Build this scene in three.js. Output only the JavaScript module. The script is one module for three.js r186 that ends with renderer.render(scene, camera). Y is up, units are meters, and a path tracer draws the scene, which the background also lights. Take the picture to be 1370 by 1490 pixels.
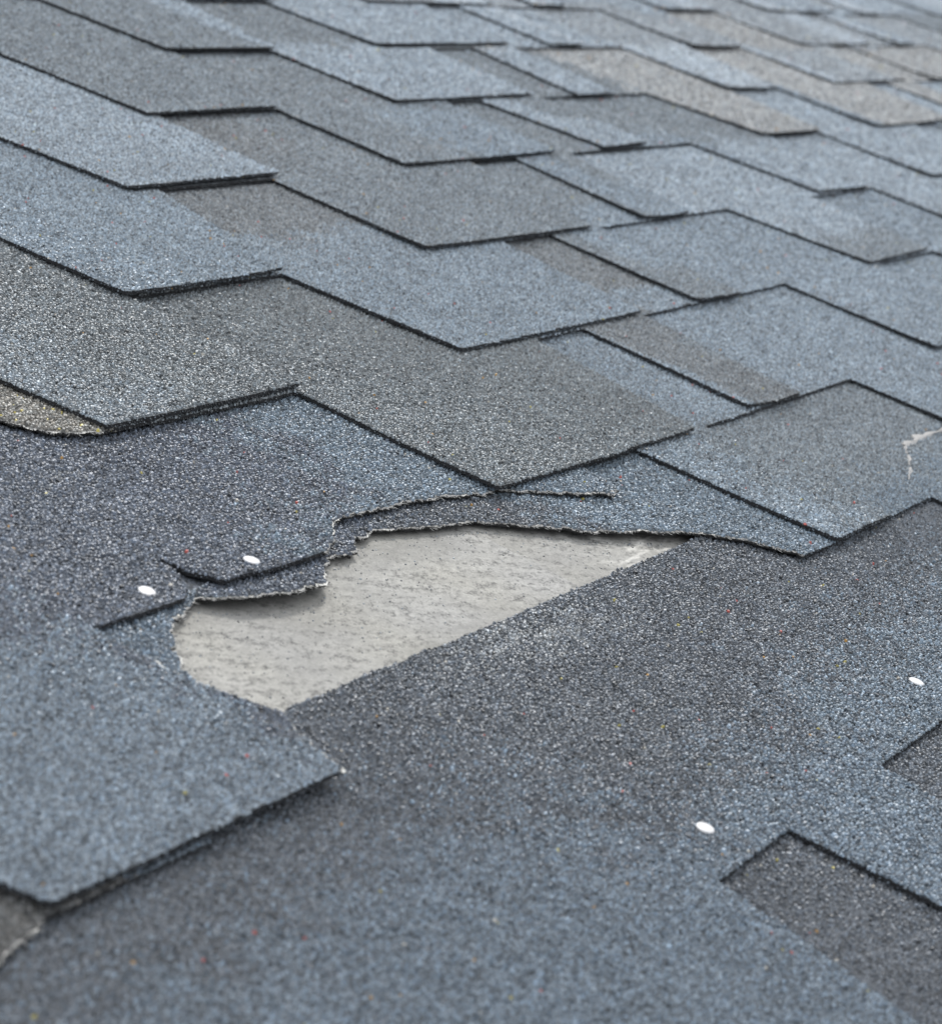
import * as THREE from 'three';

// ---------------------------------------------------------------- camera, sky, sun, exposure
// Everything on the roof is laid out in roof coordinates: u along the courses, v up the slope, n away from the roof.
const PITCH = 20.06 * Math.PI / 180;                       // slope of the roof
const TURN = -(Math.PI / 2 - PITCH);                       // roof coordinates -> world (y up)
const CAM = [-1.19202, -1.25985, 0.46879];                 // in roof coordinates
const RIGHT = [0.487468, -0.820159, 0.299523], DOWN = [-0.163032, -0.422504, -0.891578], FWD = [0.857785, 0.385784, -0.339669];
const FOCAL = 3625.54 / 1490;                              // focal length over picture height
const toWorld = new THREE.Matrix4().makeRotationX(TURN);
const world = (a) => new THREE.Vector3(...a).applyMatrix4(toWorld);

const scene = new THREE.Scene();
const camera = new THREE.PerspectiveCamera(2 * Math.atan(0.5 / FOCAL) * 180 / Math.PI, 941 / 1024, 0.05, 60);
camera.position.copy(world(CAM));
camera.up.copy(world(DOWN)).negate();
camera.lookAt(camera.position.clone().add(world(FWD)));
camera.focus = 1.42;
camera.userData.fStop = 14.5;

const W = 256, H = 128, sky = new Float32Array(W * H * 4);
for (let y = 0; y < H; y++) for (let x = 0; x < W; x++) {  // an even overcast: brighter overhead, a little bluer low down
  const up = Math.sin(((y + 0.5) / H - 0.5) * Math.PI), h = Math.max(up, 0);
  const b = up < 0 ? 0.3 : 0.66 + 0.3 * h;
  const k = (y * W + x) * 4;
  sky[k] = b * (0.93 + 0.03 * h); sky[k + 1] = b * (0.985 + 0.01 * h); sky[k + 2] = b * (1.08 - 0.02 * h); sky[k + 3] = 1;
}
const skyMap = new THREE.DataTexture(sky, W, H, THREE.RGBAFormat, THREE.FloatType);
skyMap.mapping = THREE.EquirectangularReflectionMapping; skyMap.magFilter = THREE.LinearFilter; skyMap.needsUpdate = true;
scene.background = skyMap; scene.environment = skyMap;

const sun = new THREE.DirectionalLight(0xfffdfa, 1.5);     // the bright part of the cloud, up the slope and to the right
sun.position.copy(world([0.55, 0.42, 0.72]).multiplyScalar(6));
sun.castShadow = true; sun.shadow.radius = 20;
sun.shadow.mapSize.set(4096, 4096);
Object.assign(sun.shadow.camera, { left: -3, right: 3, top: 3, bottom: -3, near: 0.5, far: 14 });
scene.add(sun, sun.target);

const renderer = new THREE.WebGLRenderer({ antialias: true });
renderer.setSize(941, 1024);
renderer.toneMapping = THREE.LinearToneMapping;
renderer.toneMappingExposure = 1.68;
renderer.shadowMap.enabled = true;

// ---------------------------------------------------------------- helpers
const rng = (seed) => () => { seed = (seed + 0x6D2B79F5) | 0; let t = Math.imul(seed ^ (seed >>> 15), 1 | seed); t = (t + Math.imul(t ^ (t >>> 7), 61 | t)) ^ t; return ((t ^ (t >>> 14)) >>> 0) / 4294967296; };
const hash = (x, y) => { let h = (Math.imul(x | 0, 374761393) + Math.imul(y | 0, 668265263)) | 0; h = Math.imul(h ^ (h >>> 13), 1274126177); return ((h ^ (h >>> 16)) >>> 0) / 4294967296; };
const smooth = (a, b, x) => { const t = Math.min(1, Math.max(0, (x - a) / (b - a))); return t * t * (3 - 2 * t); };
function noise(x, y) {                                     // value noise, -1 to 1
  const i = Math.floor(x), j = Math.floor(y), a = x - i, b = y - j, p = a * a * (3 - 2 * a), q = b * b * (3 - 2 * b);
  return 2 * ((hash(i, j) * (1 - p) + hash(i + 1, j) * p) * (1 - q) + (hash(i, j + 1) * (1 - p) + hash(i + 1, j + 1) * p) * q) - 1;
}
const fbm = (x, y) => 0.55 * noise(x, y) + 0.3 * noise(2.1 * x + 7, 2.1 * y + 3) + 0.15 * noise(4.3 * x + 1, 4.3 * y + 9);
function depthOf(u, v, n) {                                // distance along the view and whether the photograph could show it
  const x = u - CAM[0], y = v - CAM[1], z = n - CAM[2];
  const d = FWD[0] * x + FWD[1] * y + FWD[2] * z;
  if (d < 0.3) return -1;
  const px = FOCAL * (RIGHT[0] * x + RIGHT[1] * y + RIGHT[2] * z) / d, py = FOCAL * (DOWN[0] * x + DOWN[1] * y + DOWN[2] * z) / d;
  return Math.abs(px) < 0.54 && Math.abs(py) < 0.575 ? d : -1;
}

// ---------------------------------------------------------------- the shingles' sizes, in millimetres
const E = 143, STEP = 3.7, THICK = 2.4, LENGTH = 340;      // exposure, rise per course, thickness, height of a strip
// A strip of course k has s = 0 at the butt of its tabs and s = E at the top of its notches; tabs as [u, s] corners: top left, butt left, butt right, top right.
const NOTCH = (k) => ({ 3: 152, 1: 147, 8: 143, 7: 143, 6: 142 })[k] ?? 145;
const wide = (m) => [[m + 386, E], [m + 381, 0], [m + 656, 0], [m + 698, E]];
const narrow = (m) => [[m + 785, E], [m + 775, 0], [m + 858, 0], [m + 884, E]];
const medium = (m) => [[m, E], [m + 3, 0], [m + 182, 0], [m + 233, E]];
const PERIOD = 1150;
const FIRST = { 9: -1050, 8: -953, 7: -734, 6: -531, 5: -333, 4: -148, 3: 48, 2: 229, 1: 431, 0: 645, '-1': 845, '-2': 1040, '-3': 1240 };
const MEASURED = {                                         // tabs read off the photograph
  '8narrow0': [[-168, 143], [-166, 2], [-80, 2], [-51, 143]], '8wide0': [[-565, 143], [-570, 0], [-292, 0], [-249, 143]],
  '6medium0': [[-560, 143], [-531, 1], [-343, -1], [-332, 143]], '6narrow0': [[229, 143], [231, -2], [322, -3], [336, 143]], '6medium1': [[613, 143], [610, 0], [800, 0], [846, 143]],
  '5wide0': [[46, 143], [43, -1], [308, -5], [350, 143]], '5narrow0': [[427, 143], [415, 1], [499, -4], [526, 143]], '5medium1': [[812, 143], [806, -3], [990, 0], [1040, 143]],
  '4medium0': [[-153, 143], [-140, 2], [49, 3], [59, 143]], '4wide0': [[235, 143], [247, 3], [520, 1], [548, 143]], '4narrow0': [[632, 143], [623, 1], [701, -4], [721, 143]], '4medium1': [[997, 143], [1013, -1], [1180, 2], [1203, 143]],
  '3medium0': [[48, 143], [51, -2], [230, 0], [282, 143]], '3wide0': [[434, 143], [429, 2], [699, -2], [746, 143]], '3narrow0': [[833, 143], [808, 0], [895, -3], [935, 143]], '3medium1': [[1222, 143], [1232, 3], [1364, -1], [1425, 143]],
  '2medium0': [[229, 143], [246, 8], [444, 10], [457, 143]], '2wide0': [[637, 143], [630, 6], [908, 7], [925, 143]], '2narrow0': [[1000, 143], [1013, 7], [1116, 10], [1128, 143]], '2medium1': [[1387, 143], [1408, 7], [1570, 2], [1610, 143]],
  '1medium0': [[431, 143], [440, -4], [630, -1], [666, 143]], '1wide0': [[831, 143], [831, -1], [1112, 3], [1130, 143]], '1narrow0': [[1232, 143], [1202, -3], [1289, -5], [1320, 143]], '1medium1': [[1607, 143], [1597, -3], [1738, -8], [1790, 143]],
  '0medium0': [[645, 143], [653, -3], [826, -4], [870, 143]], '0wide0': [[1023, 143], [1030, 8], [1317, 10], [1345, 143]], '0narrow0': [[1431, 143], [1411, 5], [1495, 4], [1525, 143]], '0medium1': [[1806, 143], [1796, -5], [1942, -8], [1990, 143]],
};
const TORN_OFF = new Set(['5medium0', '6wide0', '7medium0', '7wide0', '7narrow0']);
// Torn lower edges that take the place of a straight one: [u, s], left to right.
const TORN = {
  5: [[[-345, 196], [-300, 190], [-250, 187], [-187, 180], [-183, 171], [-176, 162], [-163, 153], [-142, 146]]],
  6: [[[-144, 140], [-134, 144], [-114, 154], [-103, 164], [-90, 165], [-84, 163], [-65, 161], [-22, 159], [24, 151], [56, 146], [86, 131], [129, 107], [140, 110], [150, 143]]],
  7: [[[-720, 122], [-660, 118], [-600, 128], [-566, 136], [-547, 140], [-536, 144]], [[-330, 200], [-323, 226], [-320, 242], [-303, 260], [-284, 275], [-258, 284], [-248, 286], [-231, 273], [-202, 264], [-181, 263], [-164, 267], [-142, 281], [-127, 286], [-120, 280], [-110, 283], [-102, 291], [-77, 294], [-48, 286], [1, 274], [38, 253], [64, 235], [99, 220], [146, 196], [171, 168], [184, 143]]],
};

const tabsOf = (k, n) => ({ medium: medium(FIRST[k] + n * PERIOD), wide: wide(FIRST[k] + n * PERIOD), narrow: narrow(FIRST[k] + n * PERIOD) });
const tabShape = (k, n, kind) => MEASURED[k + kind + n] ?? tabsOf(k, n)[kind];
const COURSES = [9, 8, 7, 6, 5, 4, 3, 2, 1, 0, -1, -2, -3];
const TABS = {};                                           // every tab of a course, left to right
for (const k of COURSES) {
  TABS[k] = [];
  for (let n = -1; n < 4; n++) for (const kind of ['medium', 'wide', 'narrow']) TABS[k].push({ kind, n, c: tabShape(k, n, kind), gone: TORN_OFF.has(k + kind + n) });
}
const seamOf = (k, n) => (k === 6 && n === 0 ? -234 : FIRST[k] + n * PERIOD + 299);   // left end of the strip with wide n, narrow n, medium n + 1

function inside(poly, x, y) { let r = false; for (let i = 0, j = poly.length - 1; i < poly.length; j = i++) { const a = poly[i], b = poly[j]; if ((a[1] > y) !== (b[1] > y) && x < (b[0] - a[0]) * (y - a[1]) / (b[1] - a[1]) + a[0]) r = !r; } return r; }
function tornHeight(k, u) {                                // s of the torn edge of course k at u, or -1
  const t = TORN[k]?.find((t) => u >= t[0][0] && u <= t[t.length - 1][0]); if (!t) return -1;
  for (let i = 1; i < t.length; i++) if (u <= t[i][0]) return t[i - 1][1] + (t[i][1] - t[i - 1][1]) * (u - t[i - 1][0]) / (t[i][0] - t[i - 1][0] || 1);
  return -1;
}
function covered(k, u, s, margin) {                        // hidden under the next course up
  const j = k - 1; if (TABS[j] === undefined) return false;
  const t = s - E, th = tornHeight(j, u);
  if (th >= 0) return t > th + margin;
  if (t > E + margin) return true;
  if (t < margin) return false;
  return TABS[j].some((b) => !b.gone && u > Math.max(b.c[0][0], b.c[1][0]) + margin && u < Math.min(b.c[2][0], b.c[3][0]) - margin);
}
function lift(k, u, s) {                                   // how far the sheet stands off its usual plane, mm
  let z = 0.4 * noise(u / 90 + k * 13, s / 70 + k * 7);
  if (s < E) {
    const b = TABS[k].find((b) => u > Math.min(b.c[0][0], b.c[1][0]) - 8 && u < Math.max(b.c[2][0], b.c[3][0]) + 8);
    if (b) { const a = hash(k * 31 + 5, b.n * 7 + b.kind.length), t = 1 - Math.max(0, s) / E; const mid = (b.c[1][0] + b.c[2][0]) / 2, half = (b.c[2][0] - b.c[1][0]) / 2; z += t * t * (0.3 + 1.1 * a + 1.5 * hash(k * 17, b.n * 13 + b.kind.length) * Math.min(1.2, Math.abs(u - mid) / half) ** 3); }
  }
  if (k === 6) {
    if (u < -335) z += 1.3 * smooth(90, 0, s);
    z += 1.6 * smooth(40, -20, u) * smooth(-240, -200, u) * smooth(200, 145, s);
    if (u > -234.2) z += 0.9 * smooth(-165, -228, u) * smooth(182, 146, s);
    if (u < -234 && s > 120) z += 0.8 * smooth(-300, -240, u) * smooth(170, 140, s);
    z += 1.4 * smooth(60, 100, u) * smooth(170, 120, u) * smooth(150, 110, s);
  }
  if (k === 7) {
    z += 4.2 * smooth(-256, -235, u) * smooth(-150, -190, u) * smooth(292, 264, s);
    z += 1.5 * smooth(60, 130, u) * smooth(260, 150, s) * smooth(240, 190, u);
    if (u < -250) z -= 0.6 * smooth(200, 280, s);
  }
  if (k === 5 && u < -100) z += 1.5 * smooth(210, 160, s);
  return z;
}
const at = (k, u, s, dz = 0) => [u / 1000, (s - k * E) / 1000, (-STEP * s / E + lift(k, u, s) + dz) / 1000];

// ---------------------------------------------------------------- granule blends (linear albedo); pale and mist have far-row sheen painted in
const BLEND = {
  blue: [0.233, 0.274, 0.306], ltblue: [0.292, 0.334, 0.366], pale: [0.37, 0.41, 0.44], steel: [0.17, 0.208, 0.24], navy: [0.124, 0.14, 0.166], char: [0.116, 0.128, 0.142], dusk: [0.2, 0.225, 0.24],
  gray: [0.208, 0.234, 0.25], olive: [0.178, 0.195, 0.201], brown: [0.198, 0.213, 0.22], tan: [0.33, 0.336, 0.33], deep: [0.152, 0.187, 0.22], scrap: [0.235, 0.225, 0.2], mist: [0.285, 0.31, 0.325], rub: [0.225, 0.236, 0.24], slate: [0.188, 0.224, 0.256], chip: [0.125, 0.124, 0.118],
};
// per course: [from u, blend of the tabs, blend above them, s where the change lies]
const ZONES = {                                            // ..., how far the change is spread
  9: [[-9e3, 'char', 'char', E]],
  8: [[-9e3, 'deep', 'char', 235, 95], [-255, 'deep', 'char', 185, 60], [-20, 'steel', 'char', 215, 80]],
  7: [[-9e3, 'chip', 'chip', E], [-480, 'deep', 'deep', E], [-240, 'navy', 'navy', E], [-60, 'char', 'char', E, 40], [60, 'steel', 'steel', E, 30], [270, 'steel', 'dusk', 175, 40]],
  6: [[-9e3, 'slate', 'navy', 175, 60], [-400, 'slate', 'navy', 160, 45], [-334, 'navy', 'navy', E, 16], [-150, 'steel', 'navy', 175, 60], [-40, 'steel', 'steel', E, 50], [200, 'blue', 'blue', E], [290, 'dusk', 'blue', 150, 38], [350, 'blue', 'blue', E], [526, 'blue', 'blue', E]],
  5: [[-9e3, 'scrap', 'scrap', E], [-125, 'olive', 'olive', E], [360, 'blue', 'blue', E], [427, 'brown', 'brown', E], [500, 'gray', 'brown', 110, 10], [545, 'blue', 'brown', 185], [700, 'blue', 'blue', 190]],
  4: [[-9e3, 'gray', 'brown', 150, 30], [-75, 'olive', 'olive', E, 40], [150, 'blue', 'brown', 205, 16], [560, 'gray', 'gray', E], [660, 'gray', 'blue', 60], [735, 'blue', 'gray', 190], [900, 'gray', 'ltblue', 60, 30]],
  3: [[-9e3, 'blue', 'blue', E], [284, 'gray', 'brown', 200, 40], [560, 'gray', 'gray', E, 30], [820, 'blue', 'blue', E], [890, 'blue', 'gray', 70], [1010, 'blue', 'gray', 175, 20], [1240, 'ltblue', 'gray', 150, 20], [1500, 'ltblue', 'ltblue', E]],
  2: [[-9e3, 'ltblue', 'ltblue', E], [452, 'gray', 'gray', E], [760, 'blue', 'gray', 130, 40], [990, 'ltblue', 'gray', 150], [1060, 'ltblue', 'gray', 80], [1190, 'gray', 'gray', E, 30], [1370, 'tan', 'tan', E, 30], [1610, 'blue', 'gray', 180], [1780, 'tan', 'tan', E]],
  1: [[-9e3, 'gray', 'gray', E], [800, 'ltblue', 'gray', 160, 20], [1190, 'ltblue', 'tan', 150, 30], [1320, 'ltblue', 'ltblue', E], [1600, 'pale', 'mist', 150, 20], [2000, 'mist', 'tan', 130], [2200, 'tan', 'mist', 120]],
};
for (const k of [0, -1, -2, -3]) {  // far upper courses: grazing sheen and haze put into paler granule colours
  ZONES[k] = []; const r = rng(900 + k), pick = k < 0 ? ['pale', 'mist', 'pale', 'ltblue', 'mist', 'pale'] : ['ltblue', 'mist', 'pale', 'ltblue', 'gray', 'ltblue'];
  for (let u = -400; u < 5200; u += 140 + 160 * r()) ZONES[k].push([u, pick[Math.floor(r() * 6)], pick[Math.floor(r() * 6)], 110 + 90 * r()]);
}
// places where the granules are worn pale: course, u, s, half sizes, share of the granules
const SCUFFS = [[8, -105, 320, 62, 17, 0.8], [8, -40, 305, 40, 14, 0.3], [5, 50, 160, 10, 9, 0.6], [5, 68, 175, 14, 6, 0.4], [6, -210, 262, 12, 5, 0.5], [4, 330, 190, 20, 9, 0.35], [3, 560, 120, 16, 10, 0.5], [2, 720, 40, 30, 12, 0.4]];
function blendAt(k, u, s, q = 0) {                         // q from -1 to 1 strews the granules across a change of blend
  let w = ZONES[k][0], spread = 6;
  for (const z of ZONES[k]) { const e = z[4] ?? 7; if (u + e * (noise(u / 11, s / 11 + k * 50) + q) >= z[0]) { w = z; spread = e; } }
  const S = s + Math.min(spread, 22) * noise(u / 26 + 90, s / 26) + spread * q;
  const here = hash(Math.round(u * 10) + k * 7919, Math.round(s * 10)), rub = SCUFFS.some(([j, x, y, a, b, p]) => j === k && here < p * Math.exp(-(((u - x) / a) ** 2) - ((s - y) / b) ** 2) * (1 + noise(u / 9, s / 5)));
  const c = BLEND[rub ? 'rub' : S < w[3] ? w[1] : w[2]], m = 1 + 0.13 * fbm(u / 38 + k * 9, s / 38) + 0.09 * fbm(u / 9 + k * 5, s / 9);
  return [c[0] * m, c[1] * m, c[2] * m];
}

// ---------------------------------------------------------------- materials
function dataTexture(n, paint, srgb) {
  const d = new Uint8Array(n * n * 4);
  paint((x, y, r, g, b) => { const k = (((y + n) % n) * n + ((x + n) % n)) * 4; d[k] = r; d[k + 1] = g; d[k + 2] = b; d[k + 3] = 255; });
  const t = new THREE.DataTexture(d, n, n); t.wrapS = t.wrapT = THREE.RepeatWrapping; t.magFilter = THREE.LinearFilter; t.minFilter = THREE.LinearMipmapLinearFilter; t.generateMipmaps = true;
  if (srgb) t.colorSpace = THREE.SRGBColorSpace;
  t.needsUpdate = true; return t;
}
// bedding of crushed stone: cells of about 1.7 mm on a 0.22 m tile, each with a tone and a height
const CELLS = 128, SIDE = 1024, grain = new Float32Array(SIDE * SIDE * 2);
for (let y = 0; y < SIDE; y++) for (let x = 0; x < SIDE; x++) {
  const fx = x / SIDE * CELLS, fy = y / SIDE * CELLS, ix = Math.floor(fx), iy = Math.floor(fy); let d1 = 9, d2 = 9, id = 0;
  for (let j = -1; j < 2; j++) for (let i = -1; i < 2; i++) {
    const cx = (ix + i + CELLS) % CELLS, cy = (iy + j + CELLS) % CELLS, e = (ix + i + hash(cx, cy + 999) - fx) ** 2 + (iy + j + hash(cx + 555, cy) - fy) ** 2;
    if (e < d1) { d2 = d1; d1 = e; id = hash(cx + 77, cy + 33); } else if (e < d2) d2 = e;
  }
  const k = (y * SIDE + x) * 2; grain[k] = id; grain[k + 1] = Math.min(1, (Math.sqrt(d2) - Math.sqrt(d1)) * 1.6) * (0.5 + 0.5 * id);
}
const grainMap = dataTexture(SIDE, (set) => { for (let y = 0; y < SIDE; y++) for (let x = 0; x < SIDE; x++) { const k = (y * SIDE + x) * 2, t = Math.round(255 * Math.min(1, 0.1 + 0.75 * grain[k] * grain[k] + 0.12 * grain[k + 1])); set(x, y, t, t, t); } });
const grainBump = dataTexture(SIDE, (set) => { for (let y = 0; y < SIDE; y++) for (let x = 0; x < SIDE; x++) { const t = Math.round(255 * grain[(y * SIDE + x) * 2 + 1]); set(x, y, t, t, t); } });
const GRAIN_MEAN = 0.40;
const bedding = new THREE.MeshStandardMaterial({ name: 'granule bedding', map: grainMap, bumpMap: grainBump, bumpScale: 0.0006, roughness: 0.85, vertexColors: true, side: THREE.DoubleSide });
const granuleMat = new THREE.MeshStandardMaterial({ name: 'ceramic granules', roughness: 0.45, vertexColors: true, flatShading: true });
const edgeMat = new THREE.MeshStandardMaterial({ name: 'cut asphalt edge', color: new THREE.Color().setRGB(0.016, 0.016, 0.017), roughness: 0.8, side: THREE.DoubleSide });
const matMap = dataTexture(256, (set) => {                  // the broken face: a frayed pale mat between layers of black bitumen
  for (let y = 0; y < 256; y++) for (let x = 0; x < 256; x++) {
    const v = y / 255 + 0.16 * noise(x / 9, y / 40) + 0.12 * noise(x / 2.5, y / 18), mat = smooth(0.1, 0.2, v) * smooth(0.58, 0.44, v) * (0.55 + 0.45 * hash(x, y >> 3)), c = 34 + 18 * hash(x, y) + 175 * mat;
    set(x, y, c, c * 0.985, c * 0.955);
  }
}, true);
const frayMat = new THREE.MeshStandardMaterial({ name: 'frayed glass mat', color: new THREE.Color().setRGB(0.31, 0.3, 0.285), roughness: 0.95, side: THREE.DoubleSide });
const matMat = new THREE.MeshStandardMaterial({ name: 'torn glass mat', map: matMap, roughness: 0.95, side: THREE.DoubleSide });
const fibreMat = new THREE.MeshStandardMaterial({ name: 'glass fibres', color: new THREE.Color().setRGB(0.55, 0.54, 0.5), roughness: 0.8, side: THREE.DoubleSide });
const MATS = [bedding, granuleMat, edgeMat];

// ---------------------------------------------------------------- building a piece of sheet
function clip(p, axis, v, less) {
  const out = [], f = (a) => (less ? v - a[axis] : a[axis] - v);
  for (let i = 0; i < p.length; i++) {
    const a = p[i], b = p[(i + 1) % p.length], fa = f(a), fb = f(b);
    if (fa >= 0) out.push(a);
    if (fa * fb < 0) { const t = fa / (fa - fb), c = [a[0] + (b[0] - a[0]) * t, a[1] + (b[1] - a[1]) * t]; c[axis] = v; out.push(c); }
  }
  return out;
}
function gridTriangles(poly, cell, emit) {
  const xs = poly.map((p) => p[0]), x0 = Math.min(...xs), x1 = Math.max(...xs);
  for (let x = Math.floor(x0 / cell) * cell; x < x1; x += cell) {
    let col = clip(clip(poly, 0, x, false), 0, x + cell, true); if (col.length < 3) continue;
    const ys = col.map((p) => p[1]), y0 = Math.min(...ys), y1 = Math.max(...ys);
    for (let y = Math.floor(y0 / cell) * cell; y < y1; y += cell) {
      const c = clip(clip(col, 1, y, false), 1, y + cell, true); if (c.length < 3) continue;
      const q = c.map((p) => new THREE.Vector2(p[0], p[1])), idx = THREE.ShapeUtils.triangulateShape(q, []);
      const cw = THREE.ShapeUtils.isClockWise(q);
      for (const [a, b, d] of idx) emit(c[a], cw ? c[d] : c[b], cw ? c[b] : c[d]);
    }
  }
}
class Sheet {                                              // collects the faces of one piece: top, granules, cut edge
  constructor() { this.pos = []; this.col = []; this.uv = []; this.idx = [[], [], []]; this.n = 0; }
  vert(p, c, u, v) { this.pos.push(p[0], p[1], p[2]); this.col.push(c[0], c[1], c[2]); this.uv.push(u, v); return this.n++; }
  build(name, parent) {
    const g = new THREE.BufferGeometry();
    g.setAttribute('position', new THREE.BufferAttribute(new Float32Array(this.pos), 3));
    g.setAttribute('color', new THREE.BufferAttribute(new Float32Array(this.col), 3));
    g.setAttribute('uv', new THREE.BufferAttribute(new Float32Array(this.uv), 2));
    const all = new Uint32Array(this.idx.reduce((n, a) => n + a.length, 0)); let at0 = 0;
    this.idx.forEach((a, m) => { all.set(a, at0); if (a.length) g.addGroup(at0, a.length, m); at0 += a.length; });
    g.setIndex(new THREE.BufferAttribute(all, 1));
    faces += all.length / 3;
    const m = new THREE.Mesh(g, MATS); m.name = numbered(name); m.castShadow = m.receiveShadow = true; parent.add(m);
    return m;
  }
}
const used = {};
function numbered(name) { const n = used[name] = (used[name] ?? -1) + 1; return n ? `${name}_${String(n).padStart(3, '0')}` : name; }

let granules = 0, faces = 0;
function pushGranule(S, place, u, s, r, h, col, rand, rich) {
  const n = rich ? 4 : 4, a0 = rand() * 6.283, ring = [];
  const el = 0.75 + 0.5 * rand(), ea = rand() * 3.14, ce = Math.cos(ea), se = Math.sin(ea);
  const pt = (a, q) => { const x = Math.cos(a) * q * el, y = Math.sin(a) * q / el; return [x * ce - y * se, x * se + y * ce]; };
  for (let i = 0; i < n; i++) { const d = pt(a0 + (i + 0.5 * rand()) * 6.283 / n, r * (0.8 + 0.4 * rand())); ring.push(S.vert(place(u + d[0], s + d[1], -0.2), col, 0, 0)); }
  if (rich) {
    const top = [], ox = 0.25 * r * (rand() - 0.5), oy = 0.25 * r * (rand() - 0.5), tx = 0.5 * (rand() - 0.5), ty = 0.5 * (rand() - 0.5);
    for (let i = 0; i < n; i++) { const d = pt(a0 + (i + 0.5 * rand()) * 6.283 / n, r * (0.5 + 0.25 * rand())); top.push(S.vert(place(u + ox + d[0], s + oy + d[1], h * (0.85 + 0.15 * rand()) + tx * d[0] + ty * d[1]), col, 0, 0)); }
    for (let i = 0; i < n; i++) { const j = (i + 1) % n; S.idx[1].push(ring[i], ring[j], top[j], ring[i], top[j], top[i]); }
    for (let i = 2; i < n; i++) S.idx[1].push(top[0], top[i - 1], top[i]);
  } else {
    const apex = S.vert(place(u + 0.7 * r * (rand() - 0.5), s + 0.7 * r * (rand() - 0.5), h), col, 0, 0);
    for (let i = 0; i < n; i++) S.idx[1].push(ring[i], ring[(i + 1) % n], apex);
  }
  granules++;
}
function granuleColour(c, rand) {
  const q = rand();
  if (c[0] > c[2] * 1.12 && q < 0.03) return [0.5, 0.42, 0.12];
  if (q < 0.0022) return [[0.42, 0.1, 0.08], [0.42, 0.24, 0.07], [0.4, 0.35, 0.1], [0.45, 0.42, 0.36]][Math.floor(rand() * 4)];
  const g = (rand() + rand() + rand() - 1.5) / 0.87, t = Math.max(0.16, Math.min(2.3, 1 + 0.64 * g)), w = 0.1 * (rand() - 0.5);
  return [c[0] * t * (1 + w), c[1] * t, c[2] * t * (1 - w)].map((v) => Math.min(v, 0.7));
}
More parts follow.
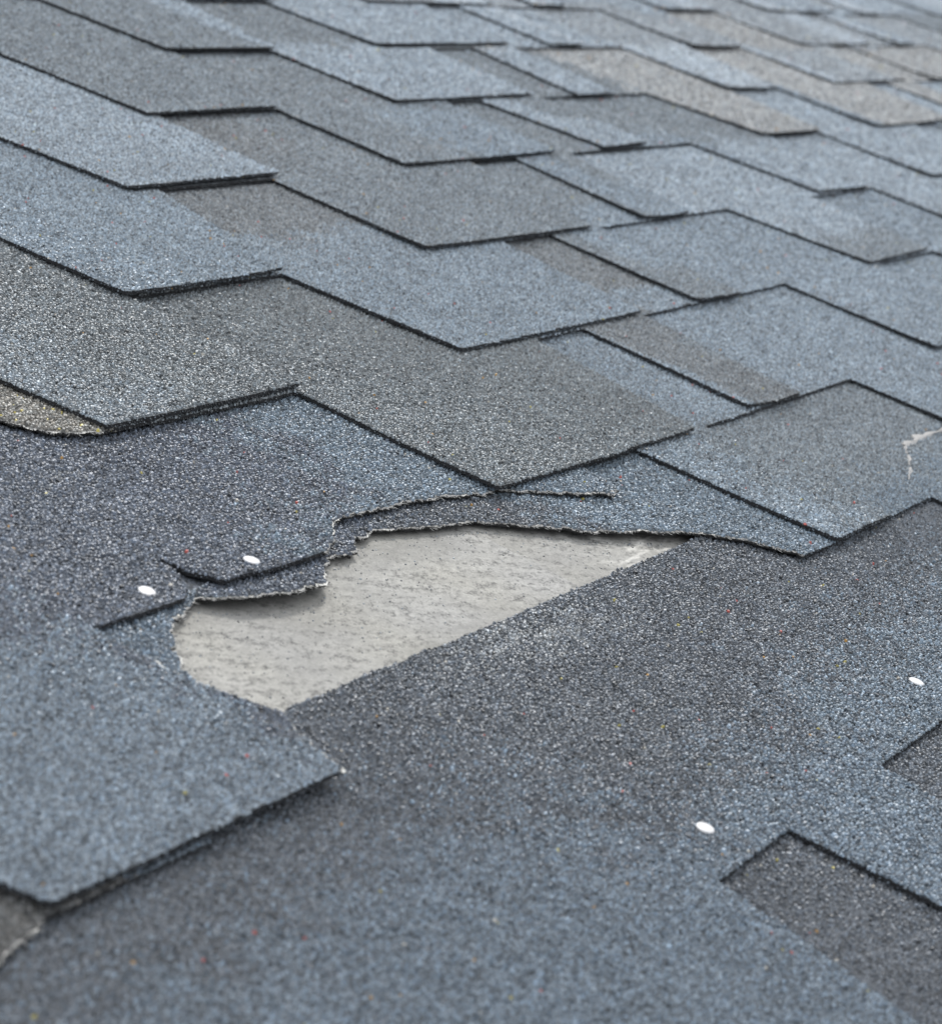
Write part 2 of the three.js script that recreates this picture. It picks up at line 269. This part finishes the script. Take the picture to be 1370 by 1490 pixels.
// edges: for each edge of the outline 'cut', 'torn' or 'open' (joined to its neighbour)
function sheetPiece(name, parent, k, outline, seed, reach) {
  const rand = rng(seed), S = new Sheet(), poly = [], kinds = [];
  outline.forEach(([u, s, kind], i) => {
    const [u2, s2] = outline[(i + 1) % outline.length], L = Math.hypot(u2 - u, s2 - s), far = kind === 'open' || reach > 2.2, n = Math.max(1, Math.round(L / (far ? 20 : kind === 'torn' ? 1.6 : 2.2)));
    const nx = -(s2 - s) / L, ny = (u2 - u) / L;
    for (let j = 0; j < n; j++) {
      const t = j / n; let d = 0;
      if (kind === 'cut' && j && !far) d = 0.45 * (rand() - 0.5) * 2 + 0.7 * noise(t * L / 46 + i * 13, seed + 3) * Math.sin(Math.PI * t) + 0.4 * noise(i * 40 + t * L / 14, seed);
      if (kind === 'torn' && j) d = 1.9 * noise(t * L / 7 + i * 31, seed) + 0.9 * noise(t * L / 2.6 + i * 17, seed + 5) + 0.5 * (rand() - 0.5);
      poly.push([u + (u2 - u) * t + nx * d, s + (s2 - s) * t + ny * d]); kinds.push(kind);
    }
  });
  const place = (u, s, dz) => at(k, u, s, dz), seen = new Map(), turn = k * 1.3, ct = Math.cos(turn), st = Math.sin(turn);
  const top = (p) => {
    const key = Math.round(p[0] * 20) * 1e6 + Math.round(p[1] * 20); let i = seen.get(key);
    if (i === undefined) {
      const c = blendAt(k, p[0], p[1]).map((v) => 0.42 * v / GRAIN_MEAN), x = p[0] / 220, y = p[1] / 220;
      i = S.vert(place(p[0], p[1], 0), c, x * ct - y * st + k * 0.37, x * st + y * ct); seen.set(key, i);
    }
    return i;
  };
  gridTriangles(poly, reach > 1.9 ? 26 : 12, (a, b, c) => S.idx[0].push(top(a), top(b), top(c)));
  // cut edge and underside
  const dark = [0.03, 0.03, 0.03];
  for (let i = 0; i < poly.length; i++) {
    if (kinds[i] !== 'cut') continue;
    const a = poly[i], b = poly[(i + 1) % poly.length], q = [S.vert(place(...a, 0), dark, 0, 0), S.vert(place(...b, 0), dark, 0, 0), S.vert(place(...b, -THICK), dark, 0, 0), S.vert(place(...a, -THICK), dark, 0, 0)];
    S.idx[2].push(q[0], q[2], q[1], q[0], q[3], q[2]);
    const L = Math.hypot(b[0] - a[0], b[1] - a[1]);        // grit caught in the bitumen of the edge
    if (reach < 2.2 && depthOf(a[0] / 1000, (a[1] - k * E) / 1000, 0) > 0) for (let w = rand() * 1.2; w < L; w += 1.5 + 2 * rand()) {
      const t = w / L, z = -0.2 - (THICK - 0.4) * rand(), r = 0.35 + 0.5 * rand(), o = 0.45 * r, x = a[0] + (b[0] - a[0]) * t + o * (b[1] - a[1]) / L, y = a[1] + (b[1] - a[1]) * t - o * (b[0] - a[0]) / L;
      const dim = rand() < 0.3 ? 0.6 : 0.15, c = granuleColour(blendAt(k, x, y), rand).map((v) => v * dim);
      const v = [[r, 0, 0], [-r, 0, 0], [0, r, 0], [0, -r, 0], [0, 0, r], [0, 0, -r]].map((d) => S.vert(place(x + d[0], y + d[1], z + d[2]), c, 0, 0));
      for (const [i0, i1] of [[0, 2], [2, 1], [1, 3], [3, 0]]) S.idx[1].push(v[i0], v[i1], v[4], v[i1], v[i0], v[5]);
    }
  }
  const under = new Map(), low = (p) => { const key = p[0] * 1e5 + p[1]; let i = under.get(key); if (i === undefined) { i = S.vert(place(p[0], p[1], -THICK), dark, 0, 0); under.set(key, i); } return i; };
  gridTriangles(poly, 36, (a, b, c) => S.idx[2].push(low(a), low(c), low(b)));
  // granules, by rows across the outline
  const ys = poly.map((p) => p[1]), y0 = Math.min(...ys), y1 = Math.max(...ys);
  for (let y = y0; y < y1;) {
    const xs = [];
    for (let i = 0, j = poly.length - 1; i < poly.length; j = i++) { const a = poly[i], b = poly[j]; if ((a[1] > y) !== (b[1] > y)) xs.push(a[0] + (b[0] - a[0]) * (y - a[1]) / (b[1] - a[1])); }
    xs.sort((a, b) => a - b);
    let rowPitch = 1.8;
    for (let m = 0; m + 1 < xs.length; m += 2) for (let x = xs[m]; x < xs[m + 1];) {
      const d = depthOf(x / 1000, (y - k * E) / 1000, 0);
      if (d < 0 || covered(k, x, y, 7)) { x += 4; continue; }
      const pitch = 1.9 + (d > 1.8 ? 1.3 * Math.min(1.8, d - 1.8) : 0); rowPitch = Math.max(rowPitch, pitch * 0.95);
      const r = pitch * (0.38 + 0.3 * rand() * rand() + 0.14 * rand());
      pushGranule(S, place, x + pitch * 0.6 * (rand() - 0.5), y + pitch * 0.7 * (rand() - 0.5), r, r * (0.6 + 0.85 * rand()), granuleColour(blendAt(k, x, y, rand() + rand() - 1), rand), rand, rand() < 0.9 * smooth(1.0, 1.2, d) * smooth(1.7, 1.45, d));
      x += pitch;
    }
    y += rowPitch;
  }
  return { mesh: S.build(name, parent), poly, kinds };
}
function tornEdge(parent, k, poly, kinds, seed) {          // the pale broken face of the mat with its fibres
  const rand = rng(seed), pos = [], uv = [], idx = [], mat = []; let run = 0;
  const V = (p, a, b) => { pos.push(...p); uv.push(a, b); return pos.length / 3 - 1; };
  for (let i = 0; i < poly.length; i++) {
    if (kinds[i] !== 'torn') continue;
    const a = poly[i], b = poly[(i + 1) % poly.length], L = Math.hypot(b[0] - a[0], b[1] - a[1]) || 1, nx = (b[1] - a[1]) / L, ny = -(b[0] - a[0]) / L;   // outwards
    const out = (p, w, z) => at(k, p[0] + nx * w, p[1] + ny * w, z), ragged = (j) => 0.5 + 0.9 * hash(j, seed) + 0.7 * noise(j / 6, seed);
    const ring = [[-0.2, -0.05], [0.35, -0.25], [0.9, -1.3], [0.5, -THICK]];
    for (let r = 0; r < 3; r++) {
      const [wa, za] = ring[r], [wb, zb] = ring[r + 1], s = (w, j) => (w > 0 ? w * Math.max(0.15, ragged(j)) : w);
      const q = [V(out(a, s(wa, i), za), run / 40, r / 3), V(out(b, s(wa, i + 1), za), (run + L) / 40, r / 3), V(out(b, s(wb, i + 1), zb), (run + L) / 40, (r + 1) / 3), V(out(a, s(wb, i), zb), run / 40, (r + 1) / 3)];
      idx.push(q[0], q[2], q[1], q[0], q[3], q[2]);
    }
    run += L; mat.push({ a, nx, ny });
  }
  const solid = idx.length; run = 0;
  for (let i = 0; i < poly.length; i++) {                  // the mat itself, fraying out past the bitumen
    if (kinds[i] !== 'torn') continue;
    const a = poly[i], b = poly[(i + 1) % poly.length], L = Math.hypot(b[0] - a[0], b[1] - a[1]) || 1, nx = (b[1] - a[1]) / L, ny = -(b[0] - a[0]) / L;
    const out = (p, w, z) => at(k, p[0] + nx * w, p[1] + ny * w, z), fray = (j) => Math.max(-0.25, 0.1 + 0.9 * noise(j / 14, seed + 2) + 0.5 * noise(j / 3, seed + 8) + 1.6 * hash(j, seed + 9) * hash(j, seed + 4)), up = (j) => -0.35 + 0.5 * noise(j / 5, seed + 7);
    const q = [V(out(a, -0.4, -0.5), 0, 0), V(out(b, -0.4, -0.5), 0, 0), V(out(b, fray(i + 1), up(i + 1)), 0, 0), V(out(a, fray(i), up(i)), 0, 0), V(out(b, 0, -1.1), 0, 0), V(out(a, 0, -1.1), 0, 0)];
    idx.push(q[0], q[2], q[1], q[0], q[3], q[2], q[3], q[4], q[2], q[3], q[5], q[4]);
  }
  for (const { a, nx, ny } of mat) {
    if (rand() > 0.5) continue;
    const l = 1.2 + 4.6 * rand() * rand(), sp = 1.4 * (rand() - 0.5), w = 0.13, dx = nx + sp * ny, dy = ny - sp * nx, z = -0.4 - 1.2 * rand(), rise = (rand() - 0.35) * 1.2;
    const P = (t, side, dz) => at(k, a[0] + dx * l * t + side * ny * w, a[1] + dy * l * t - side * nx * w, z + rise * t + dz);
    const q = [V(P(-0.2, -1, 0), 0, 0), V(P(-0.2, 1, 0), 0, 0), V(P(-0.2, 0, 0.24), 0, 0), V(P(0.6, -0.8, rise * 0.2), 0, 0), V(P(0.6, 0.8, rise * 0.2), 0, 0), V(P(0.6, 0, 0.2 + rise * 0.2), 0, 0), V(P(1, 0, 0.08), 0, 0)];
    for (const [b, c] of [[0, 1], [1, 2], [2, 0]]) idx.push(q[b], q[c], q[c + 3], q[b], q[c + 3], q[b + 3], q[b + 3], q[c + 3], q[6]);
  }
  const g = new THREE.BufferGeometry();
  g.setAttribute('position', new THREE.BufferAttribute(new Float32Array(pos), 3)); g.setAttribute('uv', new THREE.BufferAttribute(new Float32Array(uv), 2)); g.setIndex(idx);
  g.addGroup(0, solid, 0); if (idx.length > solid) g.addGroup(solid, idx.length - solid, 1);
  const m = new THREE.Mesh(g, [matMat, fibreMat]); m.name = numbered('torn_edge'); m.castShadow = m.receiveShadow = true; m.userData.label = 'pale ragged torn edge with loose fibres'; parent.add(m);
  return m;
}

// ---------------------------------------------------------------- the roof
const roof = new THREE.Group(); roof.name = 'shingle_roof'; roof.rotation.x = TURN;
roof.userData = { label: 'sloping house roof of blue grey asphalt shingles with torn and missing tabs', category: 'roof' };
scene.add(roof);

const deckMap = dataTexture(1024, (set) => {               // grey felt: long mottles along the courses, specks, a few stains
  for (let y = 0; y < 1024; y++) for (let x = 0; x < 1024; x++) {
    const m = fbm(x / 30, y / 9), f = fbm(x / 8 + 60, y / 4), s = hash(x, y), sp = hash(x, y + 400), big = fbm(x / 75 + 20, y / 45);
    const rows = Math.cos(2 * Math.PI * (0.75 * x + y) / 1024 * 36 + 2.6 * noise(x / 40, y / 40)), along = noise((x - 0.75 * y) / 9, (0.75 * x + y) / 4), chalk = smooth(60, 120, x) * smooth(300, 250, x) * smooth(0.05, 0.5, fbm(x / 22, y / 6) + 0.3 * f);
    let t = 140 + 7 * m + 8 * f + 20 * (s - 0.5) + 17 * big + 30 * chalk;
    const dirt = smooth(-0.1, 0.65, 0.13 * rows + 0.16 * along + 0.62 * fbm(x / 4.6 + 7, y / 3.1) + 0.3 * m + 0.3 * big) * (1 - 0.7 * chalk); t -= dirt * (10 + 56 * smooth(0.3, 0.7, sp)); if (sp > 0.996) t -= 60; if (hash(x, y + 900) > 0.98) t += 20;
    const warm = 0.5 + 0.5 * fbm(x / 90 + 40, y / 70);
    set(x, y, Math.min(255, t), Math.min(255, t * (0.99 - 0.008 * warm)), Math.min(255, t * (0.965 - 0.04 * warm)));
  }
}, true);
const deckMat = new THREE.MeshStandardMaterial({ name: 'grey roofing felt', map: deckMap, bumpMap: deckMap, bumpScale: 0.0005, roughness: 0.9 });
{
  const g = new THREE.BoxGeometry(6.2, 2.8, 0.018, 1, 1, 1), p = g.attributes.position, uv = g.attributes.uv;
  g.translate(2.0, -0.2, -0.009 - 3.45 * STEP / 1000);
  for (let i = 0; i < p.count; i++) uv.setXY(i, p.getX(i) / 0.6, p.getY(i) / 0.6);
  const rand = rng(2024), grit = new Sheet();                // granules shed onto the felt, thicker along the torn edge
  for (let i = 0; i < 420; i++) {
    const u = -320 + 480 * rand(), e = tornHeight(7, u); if (e < 0) continue;
    const v = e / 1000 - 7 * E / 1000 - 0.004 - 0.075 * rand() ** 3; if (v < -0.795) continue;
    pushGranule(grit, (a, b, c) => [a / 1000, b / 1000, -3.45 * STEP / 1000 + c / 1000], u, v * 1000, 0.35 + 0.5 * rand() * rand(), 0.3 + 0.3 * rand(), granuleColour(BLEND[rand() < 0.5 ? 'char' : 'gray'], rand).map((x) => x * 0.8), rand, true);
  }
  const m = new THREE.Mesh(g, deckMat); grit.build('loose_grit', m).userData = { kind: 'stuff', label: 'loose granules shed onto the bare felt' };
 m.name = 'underlayment'; m.userData.label = 'bare pale grey felt laid bare where the tabs are gone'; m.castShadow = m.receiveShadow = true; roof.add(m);
}

const SHINGLE_LABEL = {
  '5-1': 'brown shingle with its tab torn off, at the left edge', '6-1': 'shingle with bare nail head and wide blue tab, left of the hole', '60': 'shingle torn above the hole, nail head beside its corner',
  '7-1': 'dark shingle torn away at the left of the hole', '70': 'dark shingle left as a ragged strip over the hole', '8-1': 'bare dark shingle below the hole', '80': 'dark bare shingle at the right with nail head',
};
let splitHost;
COURSES.forEach((k) => {
  for (let n = -1; n < 3; n++) {
    const a = seamOf(k, n) + 0.4, b = seamOf(k, n + 1) - 0.4, v = (s) => (s - k * E) / 1000;
    let near = 9;                                          // is any of it in the picture?
    for (let u = a; u <= b; u += 15) for (let s = 0; s <= 330; s += 15) { const d = depthOf(u / 1000, v(s), 0); if (d > 0) near = Math.min(near, d); }
    if (near === 9) continue;
    const tabs = TABS[k].filter((t) => !t.gone && t.c[0][0] > a - 1 && t.c[3][0] < b + 1);
    // the lower edge of the body from left to right
    const path = k === 6 && n === 0 ? [[-237.5, 176, 'cut'], [-234.5, 168, 'cut'], [-235.5, 160, 'cut'], [-231.5, 152, 'cut'], [-229, 145.5, 'cut'], [-221, 143, 'cut'], [-200, 140.5, 'cut'], [-176, 140, 'cut']] : [[a, NOTCH(k), 'cut']]; const torn = (TORN[k] ?? []).map((t) => t.filter((p) => p[0] >= a && p[0] <= b)).filter((t) => t.length > 1);
    const events = [...tabs.map((t) => ({ u: t.c[0][0], pts: [[t.c[0][0] - 0.6, NOTCH(k), 'cut'], [t.c[0][0], t.c[0][1], 'open'], [t.c[3][0], t.c[3][1], 'cut'], [t.c[3][0] + 0.6, NOTCH(k), 'cut']] }))];
    for (const t of torn) events.push({ u: t[0][0], pts: t.map((p, i) => [p[0], p[1], i < t.length - 1 ? 'torn' : 'cut']) });
    events.sort((p, q) => p.u - q.u);
    for (const e of events) path.push(...e.pts);
    const clean = path.filter((p, i) => !i || Math.hypot(p[0] - path[i - 1][0], p[1] - path[i - 1][1]) > 0.2);
    const last = clean[clean.length - 1]; if (k === 6 && n === -1) clean.push([-263, 141, 'cut'], [-251, 149, 'cut'], [-243, 160, 'cut'], [-240, 170, 'cut'], [-238.5, 178, 'cut']); else if (last[0] < b - 0.5) clean.push([b, NOTCH(k), 'cut']); else last[2] = 'cut';
    const top = near > 0 && k === 8 ? LENGTH : LENGTH - 2 + 2 * hash(k, n);
    const outline = [...clean, [b, top, 'cut'], [a, top, 'cut']];
    if (k === 6 && n === -1) outline[outline.length - 2] = [-237, top, 'cut'];
    if (k === 6 && n === 0) outline[outline.length - 1] = [-236, top, 'cut'];
    const piece = sheetPiece('shingle', roof, k, outline, 1000 + k * 40 + n, near);
    if (k === 7 && n === 0) splitHost = piece.mesh;
    const label = SHINGLE_LABEL[k + '' + n]; if (label) piece.mesh.userData.label = label;
    if (torn.length) tornEdge(piece.mesh, k, piece.poly, piece.kinds, 77 + k);
    for (const t of tabs) {
      const [tl, bl, br, tr] = t.c; let seen = 9;
      for (let i = 0; i <= 6; i++) for (let j = 0; j <= 6; j++) { const d = depthOf((tl[0] + (tr[0] - tl[0]) * i / 6) / 1000, v(E * j / 6), 0); if (d > 0) seen = Math.min(seen, d); }
      if (seen === 9) continue;
      const side = k === 6 && t.kind === 'medium' && t.n === 0 ? [[-343, -1, 'torn'], [-327, 34, 'torn'], [-318, 45, 'torn'], [-325, 63, 'torn'], [-331, 80, 'torn'], [-333, 112, 'cut']] : [[br[0] - 2.6 * hash(k + 5, t.n * 11 + t.kind.length), br[1] + 0.2, 'cut'], [br[0] + 0.4, br[1] + 0.4 + 2.6 * hash(k + 9, t.n * 3 + t.kind.length), 'cut']];
      const made = sheetPiece('tab', piece.mesh, k, [[tl[0], tl[1], 'cut'], [bl[0], bl[1] + 0.3 + 2.4 * hash(k + 3, t.n * 17 + t.kind.length), 'cut'], [bl[0] + 0.4 + 2.4 * hash(k + 2, t.n * 5 + t.kind.length), bl[1], 'cut'], ...side, [tr[0], tr[1], 'open']], 5000 + k * 60 + n * 5 + t.kind.length, seen);
      if (side.length > 2) tornEdge(piece.mesh, k, made.poly, made.kinds, 91);
    }
  }
});
{                                                          // the split in the dark shingle at the right: a lifted lip of bare mat and a few flakes below it
  const pos = [], uv = [], idx = [], r = rng(41); let n = 0;
  const lip = (a, b, steps, w, rise) => {
    const start = n;
    for (let i = 0; i <= steps; i++) {
      const t = i / steps, u = a[0] + (b[0] - a[0]) * t, s = a[1] + (b[1] - a[1]) * t, q = w * (0.35 + 0.65 * Math.sin(Math.PI * Math.min(1, t * 1.25 + 0.12))) * (0.8 + 0.5 * noise(i / 2.2, w)), L = Math.hypot(b[0] - a[0], b[1] - a[1]), nx = -(b[1] - a[1]) / L, ny = (b[0] - a[0]) / L;
      [[0, 0.05], [0.35, rise * 0.8], [0.75, rise], [1, rise * 0.7], [1.02, 0]].forEach(([f, h], j) => { pos.push(...at(7, u + nx * (f * q + 0.5 * noise(i / 1.7, j)), s + ny * (f * q + 0.5 * noise(i / 1.7, j)), h + 0.12 * r())); uv.push(t * L / 40, j / 4); n++; });
      if (i) for (let j = 0; j < 4; j++) { const p = start + (i - 1) * 5 + j; idx.push(p, p + 5, p + 6, p, p + 6, p + 1); }
    }
  };
  lip([505, 196], [610, 197], 34, 6.5, 1.6);
  lip([512, 202], [489, 189], 9, 2.6, 1.0); lip([486, 188], [462, 177], 9, 2.4, 1.2); lip([459, 176], [428, 165], 11, 2.2, 1.1);
  const g = new THREE.BufferGeometry(); g.setAttribute('position', new THREE.BufferAttribute(new Float32Array(pos), 3)); g.setAttribute('uv', new THREE.BufferAttribute(new Float32Array(uv), 2)); g.setIndex(idx);
  const m = new THREE.Mesh(g, frayMat); m.name = numbered('torn_edge'); m.userData.label = 'pale split in a dark shingle near the right edge'; m.castShadow = m.receiveShadow = true; splitHost.add(m);
}
console.log('granules', granules, 'triangles', faces);

// ---------------------------------------------------------------- nails, loose grit
const nailMat = new THREE.MeshPhysicalMaterial({ name: 'white painted nail', color: new THREE.Color().setRGB(0.53, 0.52, 0.51), roughness: 0.45 });
const steel = new THREE.MeshStandardMaterial({ name: 'galvanised steel', color: new THREE.Color().setRGB(0.5, 0.5, 0.5), metalness: 1, roughness: 0.45 });
function nail(k, u, v, label, tilt) {
  const o = new THREE.Group(); o.name = numbered('roofing_nail'); o.userData = { label, category: 'nail', group: 'white nail heads' };
  const p = at(k, u, v + k * E, 0.35);
  o.position.copy(world(p)); o.rotation.set(TURN, 0, 0); scene.add(o);
  const pts = [[0, 1.15], [2.6, 1.12], [3.7, 0.98], [4.2, 0.72], [4.4, 0.4], [4.35, 0.1], [4.2, 0], [0, 0]].map(([r, h]) => new THREE.Vector2(r / 1000, h / 1000));
  const head = new THREE.Mesh(new THREE.LatheGeometry(pts.reverse(), 40), nailMat); head.name = numbered('head'); head.rotation.set(Math.PI / 2 + tilt[0], 0, tilt[1]);
  const shank = new THREE.Mesh(new THREE.CylinderGeometry(0.0016, 0.0012, 0.011, 14).translate(0, -0.0052, 0), steel); shank.name = numbered('shank'); shank.rotation.x = Math.PI / 2;
  for (const m of [head, shank]) { m.castShadow = m.receiveShadow = true; o.add(m); }
}
nail(6, -276, -704, 'white round nail head at the far left, below the other left one', [0.03, 0.02]);
nail(6, -196, -708, 'white round nail head just above the lifted torn corner', [-0.02, -0.03]);
nail(8, -210, -976, 'white round nail head above the notch at lower right', [0.02, 0.03]);
nail(8, 80, -973, 'white round nail head near the right edge of the picture', [0.02, -0.03]);

renderer.render(scene, camera);
